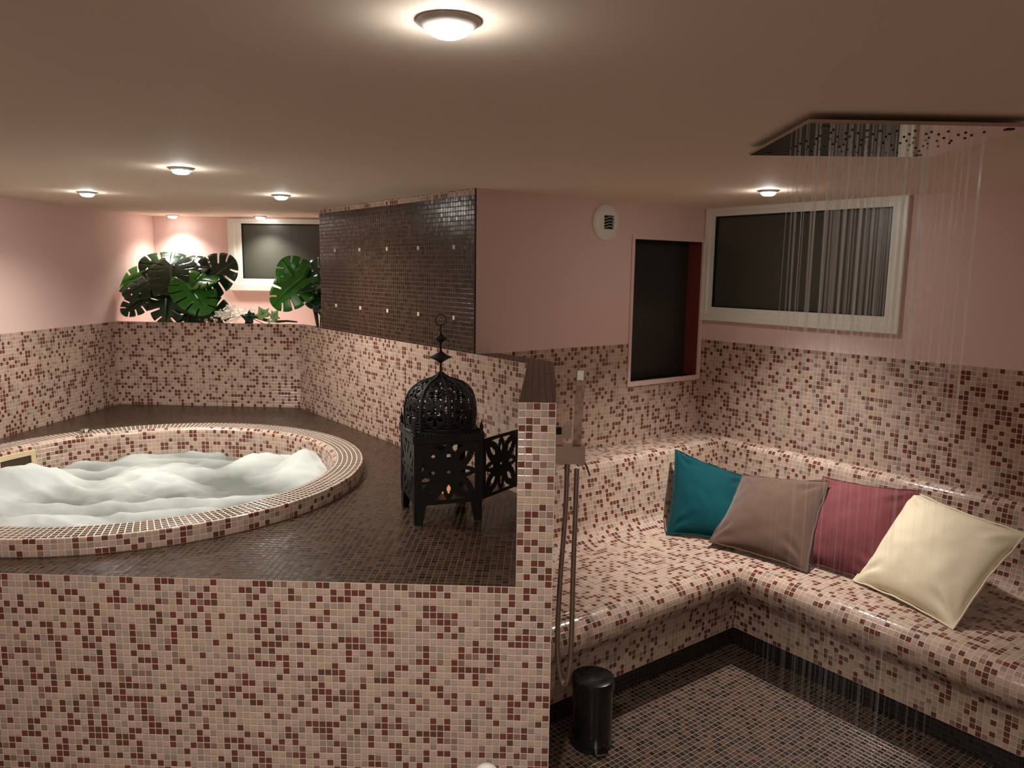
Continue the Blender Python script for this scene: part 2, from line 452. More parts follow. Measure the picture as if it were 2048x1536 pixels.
# ------------------------------------------------------------------ windows and hatch
def frame_box(mb, p0, d, n, s0, s1, z0, z1, n0, n1, m=0):
    c = p0 + d * ((s0 + s1) / 2) + n * ((n0 + n1) / 2)
    mb.box((c.x, c.y, (z0 + z1) / 2), (d.x * (s1 - s0) / 2, d.y * (s1 - s0) / 2, 0), (n.x * (n1 - n0) / 2, n.y * (n1 - n0) / 2, 0), (0, 0, (z1 - z0) / 2), m)
def ring(mb, p0, d, n, s0, s1, z0, z1, wl, wr, wb, wt, n0, n1):
    frame_box(mb, p0, d, n, s0, s1, z0, z0 + wb, n0, n1); frame_box(mb, p0, d, n, s0, s1, z1 - wt, z1, n0, n1)
    frame_box(mb, p0, d, n, s0, s0 + wl, z0 + wb, z1 - wt, n0, n1); frame_box(mb, p0, d, n, s1 - wr, s1, z0 + wb, z1 - wt, n0, n1)
def window(name, p0, d, n, S, Z, G, label):
    """S, Z: outer frame; G: glass (s0, s1, z0, z1)."""
    c = p0 + d * ((S[0] + S[1]) / 2)
    root = bpy.data.objects.new(name, None); COL.objects.link(root); tag(root, kind='structure'); root['label'] = label
    mb = MB(); a = 0.5
    sm = (S[0] + (G[0] - S[0]) * a, S[1] - (S[1] - G[1]) * a, Z[0] + (G[2] - Z[0]) * a, Z[1] - (Z[1] - G[3]) * a)
    ring(mb, p0, d, n, S[0], S[1], Z[0], Z[1], sm[0] - S[0], S[1] - sm[1], sm[2] - Z[0], Z[1] - sm[3], -.03, .022)
    fr = mb.build('window_frame', MT['white'], root)
    mb = MB(); ring(mb, p0, d, n, sm[0], sm[1], sm[2], sm[3], G[0] - sm[0], sm[1] - G[1], G[2] - sm[2], sm[3] - G[3], -.03, .013)
    mb.build('window_sash', MT['white'], fr)
    mb = MB(); g = 0.006
    ring(mb, p0, d, n, G[0], G[1], G[2], G[3], g, g, g, g, -.03, .004)
    mb.build('window_gasket', MT['black'], root)
    mb = MB(); frame_box(mb, p0, d, n, G[0], G[1], G[2], G[3], -.025, -.012)
    mb.build('window_pane', MT['pane'], root)
    return root
window('window_1', C2, -DC, -DB, (0.006, 1.139), (1.352, 1.9755), (0.063, 1.067, 1.428, 1.931), 'wide dark window beside the rain shower')
window('window_2', P1, DN, v2(DN.y, -DN.x), (WB0, WB1), (1.445, 1.962), (WB0 + .096, WB1 - .096, 1.531, 1.93), 'small dark window behind the plants')
# hatch: recess with dark glass and a rusty right jamb
root = bpy.data.objects.new('window_3', None); COL.objects.link(root); tag(root, kind='structure'); root['label'] = 'tall narrow dark opening near the bench corner'
mb = MB(); ring(mb, V1, DB, -DC, HB[0] - .016, HB[1] + .016, HB[2] - .022, HB[3] + .018, .02, .02, .026, .022, -.004, .008); mb.build('window_frame', MT['pink'], root)
mb = MB(); frame_box(mb, V1, DB, -DC, HB[0] - .01, HB[1] + .02, HB[2] - .01, HB[3] + .01, -.115, -.1); mb.build('window_pane', MT['recess'], root)
mb = MB(); frame_box(mb, V1, DB, -DC, HB[1] - .002, HB[1] + .012, HB[2] - .01, HB[3] + .01, -.1, -.001); o = mb.build('window_jamb', MT['rust'], root); o['label'] = 'rust red reveal on one side'
mb = MB(); frame_box(mb, V1, DB, -DC, HB[0] - .012, HB[0] + .002, HB[2] - .01, HB[3] + .01, -.1, -.001)
frame_box(mb, V1, DB, -DC, HB[0], HB[1], HB[3] - .002, HB[3] + .012, -.1, -.001); frame_box(mb, V1, DB, -DC, HB[0], HB[1], HB[2] - .012, HB[2] + .002, -.1, -.001)
mb.build('window_reveal', MT['black'], root)

# round extractor vent
pv = bc(0.796, 0)
N = Vector((-DC.x, -DC.y, 0)); T = Vector((DB.x, DB.y, 0)); Z = Vector((0, 0, 1))
cv = Vector((pv.x, pv.y, 1.865))
vent = empty('ventilation_grille', cv, 'round white air vent with a small square slatted opening on the pink wall', 'vent')
mb = MB(); h = 0.034
def vp(x, y, d): return T * x + Z * y + N * d
n = 48
ro = [[vp(r * math.cos(2 * PI * j / n), r * math.sin(2 * PI * j / n), d) for j in range(n)] for r, d in ((.091, 0), (.091, .006), (.086, .012), (.06, .017))]
mb.grid(ro, closeu=True)
sq = []
off = (0.012, 0.0)
for j in range(n):
    a = 2 * PI * j / n; k = h / max(abs(math.cos(a)), abs(math.sin(a))); sq.append(vp(k * math.cos(a) + off[0], k * math.sin(a) + off[1], .017))
mb.grid([ro[3], sq], closeu=True); mb.grid([sq, [p - N * .014 for p in sq]], closeu=True)
mb.build('vent_cover', MT['white'], vent)
mb = MB(); mb.box(vp(off[0], 0, .004), T * h, Z * h, N * .001); mb.build('vent_opening', MT['black'], vent)
for k in range(4):
    mb = MB(); pts = []
    for i in range(17):
        x = -h + 2 * h * i / 16; y = -h + .011 + k * .0150 + .0045 * math.sin(x / h * 2.6 + .8)
        pts.append(vp(x + off[0], y, .014))
    mb.tube(pts, .0014, 6); mb.build('vent_slat', MT['white'], vent)

# ------------------------------------------------------------------ tiled bench
# profile: (distance from wall C, distance from wall B, height)
def arc(pc, r, a0, a1, n): return [(pc[0] + r * math.cos(a0 + (a1 - a0) * i / n), pc[1] + r * math.sin(a0 + (a1 - a0) * i / n)) for i in range(n + 1)]
backp = [(0, 0, .699), (.015, .186, .699)]
for i in range(1, 9):
    t = i / 8 * math.radians(84)
    backp.append((.015 + .045 * math.sin(t), .186 + .045 * math.sin(t), .699 - .045 * (1 - math.cos(t))))
e0 = backp[-1]
e1 = (.088, .272, .45)
for i in range(1, 4):
    t = i / 3; backp.append(tuple(a + (b - a) * t for a, b in zip(e0, e1)))
for i in range(1, 9):                                             # cove into the seat
    t = i / 8; p0, p1, p2 = e1, (.10, .288, .342), (.205, .395, .336)
    backp.append(tuple((1 - t) ** 2 * a + 2 * t * (1 - t) * b + t * t * c for a, b, c in zip(p0, p1, p2)))
seatp = [backp[-1], (.40, .55, .336), (.58, .71, .342), (.70, .815, .346)]
for i in range(0, 15):
    a = PI / 2 - PI * i / 14
    seatp.append((.752 + .074 * math.cos(a), .860 + .074 * math.cos(a), .273 + .074 * math.sin(a)))
seatp += [(.725, .85, .178), (.708, .842, .15), (.705, .839, .13), (.705, .839, .001)]
kickp = [(.705, .839, .001), (.702, .836, .001), (.700, .834, ZF)]
nC = -DB; n6 = v2(D6.y, -D6.x)
mit = (nC + n6) / (1 + nC.dot(n6))
def bend_end(c): return 1.474 if c < .428 else 1.474 + .831 * (c - .428)
def bench_piece(name, prof, mat, v0, root):
    mb = MB(); vs = [v0]
    for a, b in zip(prof, prof[1:]): vs.append(vs[-1] + math.dist((a[1], a[2]), (b[1], b[2])))
    rows = []
    for (b, c, z) in prof:
        p1 = V5 + mit * b
        rows.append([Vector((q.x, q.y, z - ZF)) for q in (bc(bend_end(c), c), bc(b, c), p1, V6 + n6 * b)])
    for s in range(3):
        U = []
        for i, (b, c, z) in enumerate(prof):
            L = [(bend_end(c), b), (c, 1.75 + b * .384), (b * -.384, 1.7)][s]
            U.append(L)
        seg = [[r[s], r[s + 1]] for r in rows]
        mb.grid(seg, 0, uvf=lambda i, j: (U[i][j] / PIT, vs[i] / PIT), smooth=True)
        # finer smooth shading along the run is not needed: the profile carries the curvature
    mb.build(name, mat, root, sharp=50)
    return vs[-1]
bench = empty('tiled_bench', (0, 0, ZF), 'corner lounge bench covered in pink and brown mosaic with a rounded front', 'bench')
v_ = bench_piece('backrest', backp, MT['tile'], 0, bench)
v_ = bench_piece('seat', seatp, MT['tile'], v_, bench)
bench_piece('kick_base', kickp, MT['kick'], 0, bench)

# ------------------------------------------------------------------ hot tub
tub = empty('hot_tub', (TUB.x, TUB.y, ZD), 'round mosaic hot tub set into the dark tiled deck', 'hot tub')
LOC = Vector((TUB.x, TUB.y, ZD))
NS = 240
def ringrows(prof): return [[Vector((r * math.cos(2 * PI * j / NS), r * math.sin(2 * PI * j / NS), z - ZD)) for j in range(NS)] for r, z in prof]
def revolve(name, prof, mat, ucount, v0=0.0):
    mb = MB(); vs = [v0]
    for a, b in zip(prof, prof[1:]): vs.append(vs[-1] + math.dist(a, b) / PIT)
    mb.grid(ringrows(prof), 0, uvf=lambda i, j: (j * ucount / NS, vs[i]), closeu=True)
    return mb.build(name, mat, tub)
NU = round(2 * PI * .9 / PIT)
revolve('rim_side', [(RO - .004, ZD - .02), (RO - .002, ZR - .006), (RO - .004, ZR - .002), (RO - .010, ZR)], MT['tile'], round(2 * PI * RO / PIT), .12)
revolve('rim_top', [(RO - .010, ZR), (RI + .004, ZR)], MT['rimtop'], NU, 0)
inn = [(RI + .004, ZR)] + [(RI - .022 + .026 * math.cos(a), ZR - .022 + .022 * math.sin(a)) for a in [PI / 2 * (1 - i / 6) for i in range(0)]] + [(RI - .008, ZR - .004), (RI - .016, ZR - .014), (RI - .019, ZR - .026), (RI - .019, .20)]
revolve('basin_wall', inn, MT['tile'], round(2 * PI * RI / PIT), 0)
mb = MB(); mb.lathe([(RI - .02, .2 - ZD), (.001, .2 - ZD)], n=48); mb.build('basin_floor', MT['tile'], tub)
# skimmer mouth in the basin wall
def cyl(a, r, z): return Vector((r * math.cos(a), r * math.sin(a), z - ZD))
a0, a1 = math.radians(152.5), math.radians(167)
mb = MB()
def patch(aa, ab, za, zb, r0, r1):
    k = 6
    rows = [[cyl(aa + (ab - aa) * i / k, r, z) for i in range(k + 1)] for r, z in ((r0, za), (r1, za), (r1, zb), (r0, zb))]
    mb.grid(rows, smooth=False)
    mb.poly([rows[j][0] for j in range(4)]); mb.poly([rows[j][-1] for j in range(4)])
rr0, rr1 = RI - .019, RI - .028
patch(a0, a1, .682, .706, rr0, rr1); patch(a0, a1, .575, .59, rr0, rr1)
patch(a0, a0 + .028, .59, .682, rr0, rr1); patch(a1 - .028, a1, .59, .682, rr0, rr1)
o = mb.build('skimmer_frame', MT['cream'], tub); o['label'] = 'cream plastic skimmer frame'
mb = MB(); patch(a0 + .028, a1 - .028, .59, .682, rr0, rr0 - .002); mb.build('skimmer_mouth', plain('skimmer_shadow', (70, 52, 34), rough=.6), tub)
# chrome air button on the rim
ak = math.atan2(4.049 - TUB.y, -2.305 - TUB.x)
mb = MB(); mb.lathe([(.033, 0), (.033, .006), (.027, .008), (.024, .016), (.016, .022), (.0005, .024)], c=cyl(ak, (RO + RI) / 2, ZR), n=28); mb.build('air_button', MT['chrome'], tub)
# foaming water
mb = MB(); NR, NA = 70, 260
BUMPS = [(-1.06, 3.86, .10, .15), (-1.0, 3.62, .05, .12), (-2.22, 3.42, .12, .17), (-2.3, 3.2, .07, .2), (-1.5, 2.85, .03, .2), (-1.35, 3.95, .05, .12), (-1.9, 2.9, .05, .2), (-1.75, 3.6, .035, .22)]
def fz(x, y):
    p = Vector((x * 2.6, y * 4.2, .3))
    t = 0
    for o_, a_ in ((1, .052), (2.1, .026), (4.3, .009), (9, .003)):
        t += a_ * (1 - 2.0 * math.sqrt(noise.noise(p * o_) ** 2 + .012))
    z = t * .8 - .045
    for bx, by, h_, s_ in BUMPS: z += h_ * math.exp(-((x - bx) ** 2 + (y - by) ** 2) / s_ ** 2)
    return z
rows = []
for i in range(NR + 1):
    r = (RI - .021) * (i / NR) ** .8
    rows.append([Vector((r * math.cos(2 * PI * j / NA), r * math.sin(2 * PI * j / NA), 0)) for j in range(NA)])
for row in rows:
    for p in row: p.z = fz(p.x + TUB.x, p.y + TUB.y)
mb.grid(rows, closeu=True)
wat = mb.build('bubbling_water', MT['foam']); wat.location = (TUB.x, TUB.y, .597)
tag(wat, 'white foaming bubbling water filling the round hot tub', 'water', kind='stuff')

# ------------------------------------------------------------------ ceiling lamps
def lamp_proto(loc, label, power):
    root = empty('ceiling_spotlight', loc, label, 'ceiling light', 'recessed ceiling spotlights')
    mb = MB(); mb.lathe([(.047, .001), (.0475, -.002), (.042, -.006), (.035, -.011), (.032, -.011), (.031, .001)], n=40); mb.build('trim_ring', MT['flange'], root)
    mb = MB(); mb.lathe([(.030, 0), (.030, -.012), (.027, -.018), (.018, -.022), (.0005, -.024)], n=32); mb.build('lens', MT['lamp'], root)
    return root
def add_light(root, power, ang=150):
    ld = bpy.data.lights.new('spot', 'SPOT'); ld.energy = power; ld.color = LAMP_COL; ld.spot_size = math.radians(ang); ld.spot_blend = 1.0; ld.shadow_soft_size = .027
    lo = bpy.data.objects.new('spot', ld); COL.objects.link(lo); lo.parent = root; lo.location = (0, 0, -.03)
LAMPS = [((-.099, 1.180), 'big bright ceiling spotlight nearest the top edge of the room view', 33),
         ((-1.232, 2.923), 'ceiling spotlight above the middle of the hot tub', 25),
         ((-2.130, 3.928), 'ceiling spotlight close to the pink wall on the tub side', 31),
         ((-1.169, 3.947), 'ceiling spotlight between hot tub and dark partition', 25),
         ((-2.440, 5.607), 'ceiling spotlight in the niche corner above the bushy monstera', 14),
         ((-1.808, 5.586), 'ceiling spotlight just in front of the niche window', 19),
         ((1.100, 3.424), 'ceiling spotlight over the tiled bench beside the rain shower', 60)]
proto = None
for (x, y), lb, pw in LAMPS:
    if proto is None: proto = lamp_proto((x, y, ZC), lb, pw); o = proto
    else: o = dup(proto); o.location = (x, y, ZC); o['label'] = lb
    if 'niche' in lb:
        for ch in o.children:
            if ch.name.startswith('lens'): ch.data = ch.data.copy(); ch.data.materials[0] = MT['lamp_soft']
    add_light(o, pw, 94 if 'bench' in lb else (124 if 'niche' in lb else 150)) if o is not proto else None
add_light(proto, LAMPS[0][2])
# lamps out of view: front pair assumed, rear row added as ambient fill
for (x, y), pw in (((-1.25, 1.2), 28), ((1.15, .7), 14), ((-.1, -.6), 34), ((-1.6, -.6), 34), ((1.6, -.6), 22)):
    o = bpy.data.objects.new('ceiling_spotlight', None); COL.objects.link(o); o.location = (x, y, ZC)
    tag(o, 'assumed ceiling spotlight outside the view, adding fill light', 'ceiling light', 'ceiling spotlights outside the view')
    for ch in proto.children:
        if ch.type == 'MESH': c = ch.copy(); COL.objects.link(c); c.parent = o
    add_light(o, pw)

# ------------------------------------------------------------------ rain shower plate
SH = [v2(.653, 1.781), v2(1.172, 1.795), v2(1.179, 2.262), v2(.668, 2.270)]
sc0 = (SH[0] + SH[1] + SH[2] + SH[3]) / 4
zb = 1.953
shower = empty('rain_shower_head', (sc0.x, sc0.y, ZC), 'flat square mirror steel rain shower plate under the ceiling', 'shower head')
def loc3(p, z): return Vector((p.x - sc0.x, p.y - sc0.y, z - ZC))
mb = MB()
lo_, hi_ = [loc3(p, zb) for p in SH], [loc3(p, zb + .008) for p in SH]
mb.poly(list(reversed(lo_))); mb.poly(hi_)
for i in range(4): mb.poly([lo_[i], lo_[(i + 1) % 4], hi_[(i + 1) % 4], hi_[i]])
mb.build('plate', MT['mirror'], shower)
mb = MB(); mb.box((0, 0, -.0055), (.16, 0, 0), (0, .16, 0), (0, 0, .0075)); mb.build('mounting_box', MT['black'], shower)
nzm = None; NZ = []
for i in range(9):
    for j in range(10):
        NZ.append(sc0 + v2(-.175 + .35 * j / 9 + R.uniform(-.008, .008), -.16 + .32 * i / 8 + R.uniform(-.008, .008)))
for p in NZ:
    if nzm is None:
        mb = MB(); mb.lathe([(.0032, .001), (.0032, -.002), (.0005, -.0028)], n=8); nzm = mb.build('nozzle', MT['black'], shower); o = nzm
    else: o = nzm.copy(); COL.objects.link(o); o.parent = shower
    o.location = loc3(p, zb)
for k, (sx, sy) in enumerate(((-.21, -.2), (.21, -.2), (.21, .2), (-.21, .2))):
    mb = MB(); mb.box((sx, sy, zb - ZC - .0008), (.008, 0, 0), (0, .008, 0), (0, 0, .0012)); mb.build('corner_screw', MT['black'], shower)
mb = MB()
for p in NZ:
    if R.random() < .12: continue
    x, y = p.x, p.y; dx, dy = R.uniform(-.012, .012), R.uniform(-.012, .012)
    L = zb - ZF - R.uniform(.004, .08); r0 = R.choice((.0011, .0014, .0018, .0026, .0034))
    pts = [Vector((x + dx * t, y + dy * t, zb - .002 - L * t)) for t in [i / 14 for i in range(15)]]
    mb.tube(pts, lambda t: r0 * (1.15 - .5 * t), 6)
st = mb.build('falling_shower_water', MT['stream']); tag(st, 'thin streams of water falling from the square shower plate', 'water', kind='stuff')

# ------------------------------------------------------------------ hand shower on the pier
def wx(y): return .130 + (y - 2.205) * .0448
yh = 2.33; x0 = wx(yh)
hand = empty('hand_shower', (x0, yh, 1.0), 'chrome stick hand shower with hose on the mosaic pier end', 'hand shower')
H0 = Vector((x0, yh, .988))
def hl(x, y, z): return Vector((x, y, z)) - H0
mb = MB(); mb.box(hl(x0 + .048, yh, 1.047), (.044, 0, 0), (0, .024, 0), (0, 0, .028)); mb.box(hl(x0 + .012, yh, 1.10), (.012, 0, 0), (0, .011, 0), (0, 0, .03)); mixer = mb.build('mixer_body', MT['chrome'], hand)
mb = MB(); mb.box(hl(x0 + .010, yh - .012, 1.122), (.0085, 0, 0), (0, .012, 0), (0, 0, .010)); mb.build('valve_knob', MT['black'], mixer)
mb = MB(); mb.box(hl(x0 + .037, yh, 1.118), (.0125, 0, 0), (0, .018, 0), (0, 0, .019)); mb.build('bracket', MT['chrome'], hand)
mb = MB()
tilt = Vector((.03, 0, 1)).normalized()
sx = Vector((tilt.z, 0, -tilt.x))
cst = hl(x0 + .071, yh, 1.19)
mb.box(cst, sx * .0125, (0, .010, 0), tilt * .118); stick = mb.build('handset', MT['mirror'], hand)
mb = MB(); mb.box(cst + tilt * .104 - Vector((.002, .009, 0)), sx * .0095, (0, .0045, 0), tilt * .014); mb.build('handset_tip', MT['white'], stick)
mb = MB(); mb.tube([hl(x0 + .088, yh, 1.03), hl(x0 + .098, yh - .01, 1.012), hl(x0 + .108, yh - .03, .985)], .0028, 8); mb.build('lever', MT['chrome'], mixer)
pts = []
ctrl = [(.040, 1.02), (.040, .97), (.038, .85), (.030, .70), (.024, .55), (.022, .42), (.028, .34), (.040, .285), (.053, .285), (.063, .35), (.066, .45), (.066, .65), (.068, .85), (.069, 1.02)]
for i in range(len(ctrl) - 1):
    a, b, c, d = ctrl[max(0, i - 1)], ctrl[i], ctrl[i + 1], ctrl[min(len(ctrl) - 1, i + 2)]
    for k in range(6):
        t = k / 6
        f = lambda p0, p1, p2, p3: .5 * (2 * p1 + (p2 - p0) * t + (2 * p0 - 5 * p1 + 4 * p2 - p3) * t * t + (3 * p1 - p0 - 3 * p2 + p3) * t ** 3)
        pts.append(hl(x0 + f(a[0], b[0], c[0], d[0]), yh + .01 * math.sin(i * .4), f(a[1], b[1], c[1], d[1])))
mb = MB(); mb.tube(pts, .0082, 10); hose = mb.build('hose', MT['brushed'], hand)
mb = MB(); mb.lathe([(.0085, 0), (.0095, .045), (.0095, .05)], c=hl(x0 + .040, yh, .975), n=14); mb.build('hose_nut', MT['brushed'], hose)

# ------------------------------------------------------------------ pedal bin
BX = Vector((.306, 2.585, ZF))
pbin = empty('pedal_bin', BX, 'small black pedal bin on the dark floor behind the mosaic pier', 'bin')
mb = MB(); mb.lathe([(.0005, .012), (.072, .012), (.073, .02), (.074, .226), (.0005, .226)], n=40); mb.build('body', MT['binblack'], pbin)
mb = MB(); mb.lathe([(.0005, 0), (.075, 0), (.076, .004), (.075, .014), (.071, .014)], n=40); mb.build('base_ring', MT['black'], pbin)
mb = MB(); mb.lathe([(.0735, .225), (.0785, .227), (.0785, .250), (.076, .258), (.064, .262), (.03, .263), (.0005, .264)], n=40); mb.build('lid', MT['binblack'], pbin)
pd = Vector((.30, -.954, 0)); ps = Vector((.954, .30, 0))
mb = MB(); mb.box(pd * .088 + Vector((0, 0, .018)), pd * .016, ps * .024, (0, 0, .003)); o = mb.build('pedal', MT['chrome'], pbin); o['label'] = 'shiny metal foot pedal'
for k in range(4):
    mb = MB()
    a = k * PI / 2 + .4; mb.box(Vector((.055 * math.cos(a), .055 * math.sin(a), .003)), (.008, 0, 0), (0, .008, 0), (0, 0, .003))
    if k == 0: mb.build('foot', MT['black'], pbin)
    else: mb.build('foot', MT['black'], pbin)

# ------------------------------------------------------------------ moroccan lantern
YAW = math.radians(19)
LX = v2(math.cos(YAW), math.sin(YAW)); LY = v2(-LX.y, LX.x)
SD = .262
LC = v2(-.355, 2.752) + LX * SD / 2 + LY * SD / 2
lant = empty('metal_lantern', (LC.x, LC.y, ZD), 'black pierced metal lantern with dome and open door on the dark deck', 'lantern')
lant.rotation_euler = (0, 0, YAW)
hs = SD / 2
def petal(x, y, ang, r0, r1, wd):
    c, s = math.cos(ang), math.sin(ang); u, v = x * c + y * s, -x * s + y * c
    if not r0 < u < r1: return 9
    t = (u - r0) / (r1 - r0); ww = wd * math.sin(PI * t ** .8) ** .8
    return abs(v) / max(ww, 1e-6)
def solid(x, y):
    """x, y in [-1, 1]; the cut-out flower of a side panel"""
    if abs(x) > .86 or abs(y) > .88: return True
    r = math.hypot(x, y)
    if r < .22: return r > .055
    for k in range(8):
        a = k * PI / 4
        big = k % 2 == 1
        if big: a = math.copysign(math.atan2(.9, .86), 1) + (k // 2) * 0; 
        aa = {0: 0, 2: PI / 2, 4: PI, 6: -PI / 2, 1: math.atan2(1, .95), 3: PI - math.atan2(1, .95), 5: PI + math.atan2(1, .95), 7: -math.atan2(1, .95)}[k]
        q = petal(x, y, aa, .1, 1.36 if big else 1.0, .29 if big else .19)
        if q < 1:
            h_ = petal(x, y, aa, .5 if big else .42, .92 if big else .72, .095 if big else .06)
            return h_ >= 1
    # small scrolls between the petals
    for k in range(8):
        a = PI / 8 + k * PI / 4
        d = math.hypot(x - .55 * math.cos(a), y - .55 * math.sin(a))
        if d < .085: return d > .035
        if abs(r - .47) < .05: return True
    return False
def panel_mesh(W, Hh, nx=60, nz=72, th=.004):
    mb = MB()
    K = [[solid(-1 + 2 * (i + .5) / nx, -1 + 2 * (j + .5) / nz) for i in range(nx)] for j in range(nz)]
    for s in (-1, 1):
        rows = [[Vector((-W / 2 + W * i / nx, s * th / 2, Hh * j / nz)) for i in range(nx + 1)] for j in range(nz + 1)]
        mb.grid(rows, smooth=False, keep=lambda j, i: K[j][i])
    for j in range(nz):
        for i in range(nx):
            if not K[j][i]: continue
            x0_, x1_, z0_, z1_ = -W / 2 + W * i / nx, -W / 2 + W * (i + 1) / nx, Hh * j / nz, Hh * (j + 1) / nz
            for di, dj, e in ((-1, 0, ((x0_, z0_), (x0_, z1_))), (1, 0, ((x1_, z0_), (x1_, z1_))), (0, -1, ((x0_, z0_), (x1_, z0_))), (0, 1, ((x0_, z1_), (x1_, z1_)))):
                ii, jj = i + di, j + dj
                if 0 <= ii < nx and 0 <= jj < nz and K[jj][ii]: continue
                (xa, za), (xb, zb_) = e
                mb.poly([(xa, -th / 2, za), (xb, -th / 2, zb_), (xb, th / 2, zb_), (xa, th / 2, za)])
    return mb
PW, PH = SD - .028, .235
pm = panel_mesh(PW, PH)
pan = pm.build('side_panel', MT['iron'], lant); pan.location = (0, -hs + .004, .078)
for rz, lc in ((PI, (0, hs - .004, .078)), (PI / 2, (-hs + .004, 0, .078))):
    o = pan.copy(); COL.objects.link(o); o.parent = lant; o.rotation_euler = (0, 0, rz); o.location = lc
door = pan.copy(); COL.objects.link(door); door.name = 'door'; door.parent = lant
dw = math.atan2(.82, .57) - YAW
door.rotation_euler = (0, 0, dw); door.location = (hs + .006 + math.cos(dw) * PW / 2, -hs + .012 + math.sin(dw) * PW / 2, .078)
for (sx_, sy_) in ((-1, -1), (1, -1), (1, 1), (-1, 1)):
    mb = MB(); mb.box((sx_ * (hs - .007), sy_ * (hs - .007), .197), (.008, 0, 0), (0, .008, 0), (0, 0, .125)); mb.build('corner_post', MT['iron'], lant)
    mb = MB()
    cx, cy = sx_ * (hs - .001), sy_ * (hs - .001)
    a_, b_ = [(0, 0), (.045, 0), (.045, .045), (0, .045)], [(0, 0), (.03, 0), (.03, .03), (0, .03)]
    # tapered angle leg
    def lp(q, z): return Vector((cx - sx_ * q[0], cy - sy_ * q[1], z))
    w0, w1, th = .030, .046, .004
    for ax_ in (0, 1):
        def qq(u, v, z): return lp((u, v) if ax_ == 0 else (v, u), z)
        P = [qq(0, 0, 0), qq(w0, 0, 0), qq(w1, 0, .08), qq(0, 0, .08), qq(0, th, 0), qq(w0, th, 0), qq(w1, th, .08), qq(0, th, .08)]
        for f_ in ((0, 1, 2, 3), (4, 5, 6, 7), (0, 1, 5, 4), (1, 2, 6, 5), (2, 3, 7, 6), (3, 0, 4, 7)): mb.poly([P[i] for i in f_])
    mb.build('leg', MT['iron'], lant)
    mb = MB(); mb.lathe([(.010, .338), (.006, .352), (.009, .362), (.004, .376), (.0004, .392)], c=(sx_ * (hs - .004), sy_ * (hs - .004), 0), n=10); mb.build('corner_finial', MT['iron'], lant)
mb = MB(); mb.box((0, 0, .080), (hs - .002, 0, 0), (0, hs - .002, 0), (0, 0, .006)); mb.build('base_plate', MT['iron'], lant)
mb = MB(); e = hs + .006
for s in (-1, 1):
    mb.box((0, s * (hs - .004), .325), (e, 0, 0), (0, .010, 0), (0, 0, .013)); mb.box((s * (hs - .004), 0, .325), (.010, 0, 0), (0, hs - .012, 0), (0, 0, .013))
    for k in range(19):
        t = -e + 2 * e * (k + .5) / 19
        mb.lathe([(.0005, .336), (.006, .338), (.006, .343), (.0005, .347)], c=(t, s * hs, 0), n=8); mb.lathe([(.0005, .336), (.006, .338), (.006, .343), (.0005, .347)], c=(s * hs, t, 0), n=8)
mb.build('cornice', MT['iron'], lant)
# dome: eight gores with pierced pattern and raised ribs
prof = [(.136, .345), (.139, .375), (.140, .405), (.139, .43), (.134, .455), (.124, .482), (.107, .503), (.085, .518), (.058, .528), (.036, .534), (.018, .544), (.008, .556)]
def prof_at(t):
    f_ = t * (len(prof) - 1); i = min(int(f_), len(prof) - 2); u = f_ - i
    return (prof[i][0] * (1 - u) + prof[i + 1][0] * u, prof[i][1] * (1 - u) + prof[i + 1][1] * u)
ND, MD = 192, 66
def dome_solid(i, j):
    t = (i + .5) / MD; g = ((j + .5) / ND * 8) % 1; x = (g - .5) * 2
    if t < .05 or t > .80 or abs(x) > .84: return True
    r_ = prof_at(t)[0] / .14
    for tc_, rr_ in ((.20, .15), (.47, .13)):
        yy = (t - tc_) / rr_; xx = x / .72
        r = math.hypot(xx, yy)
        if r < 1.05:
            a = math.atan2(yy, xx)
            if r < .22: return r > .09
            if r > .84: return True
            return abs(((a * 6 / (2 * PI)) % 1) - .5) > .2 + .12 * math.sin(r * 5)
    d1 = math.hypot(x / .9, (t - .335) / .07)
    if .5 < d1 < .8: return True
    if t > .62:
        q = math.hypot(x / .5, (t - .69) / .06)
        return not (.25 < q < .9)
    return abs(x) > .5 and (t * 26) % 1 > .5
mb = MB()
rows = [[Vector((prof_at(i / MD)[0] * math.cos(2 * PI * j / ND), prof_at(i / MD)[0] * math.sin(2 * PI * j / ND), prof_at(i / MD)[1])) for j in range(ND)] for i in range(MD + 1)]
mb.grid(rows, closeu=True, keep=dome_solid)
dome = mb.build('dome', MT['iron'], lant)
md = dome.modifiers.new('thick', 'SOLIDIFY'); md.thickness = .002
mb = MB(); mb.lathe([(.137, .334), (.143, .337), (.143, .346), (.137, .349)], n=48); mb.build('dome_ring', MT['iron'], dome)
for k in range(8):
    a = 2 * PI * k / 8
    mb = MB(); mb.tube([Vector((prof_at(t)[0] * 1.005 * math.cos(a), prof_at(t)[0] * 1.005 * math.sin(a), prof_at(t)[1])) for t in [i / 24 for i in range(25)]], .0045, 6); mb.build('dome_rib', MT['iron'], dome)
mb = MB()
mb.lathe([(.009, .55), (.010, .556), (.005, .562), (.0045, .592), (.012, .598), (.030, .608), (.044, .6145), (.044, .6155), (.028, .622), (.010, .634), (.0045, .640), (.0045, .668), (.010, .672), (.024, .682), (.028, .686), (.018, .692), (.007, .702), (.004, .708), (.004, .738)], n=24)
fin = mb.build('finial', MT['iron'], lant)
mb = MB(); mb.tube([Vector((.0205 * math.cos(a), 0, .757 + .0205 * math.sin(a))) for a in [2 * PI * i / 36 for i in range(37)]], .0022, 8); mb.build('hanging_ring', MT['iron'], fin)
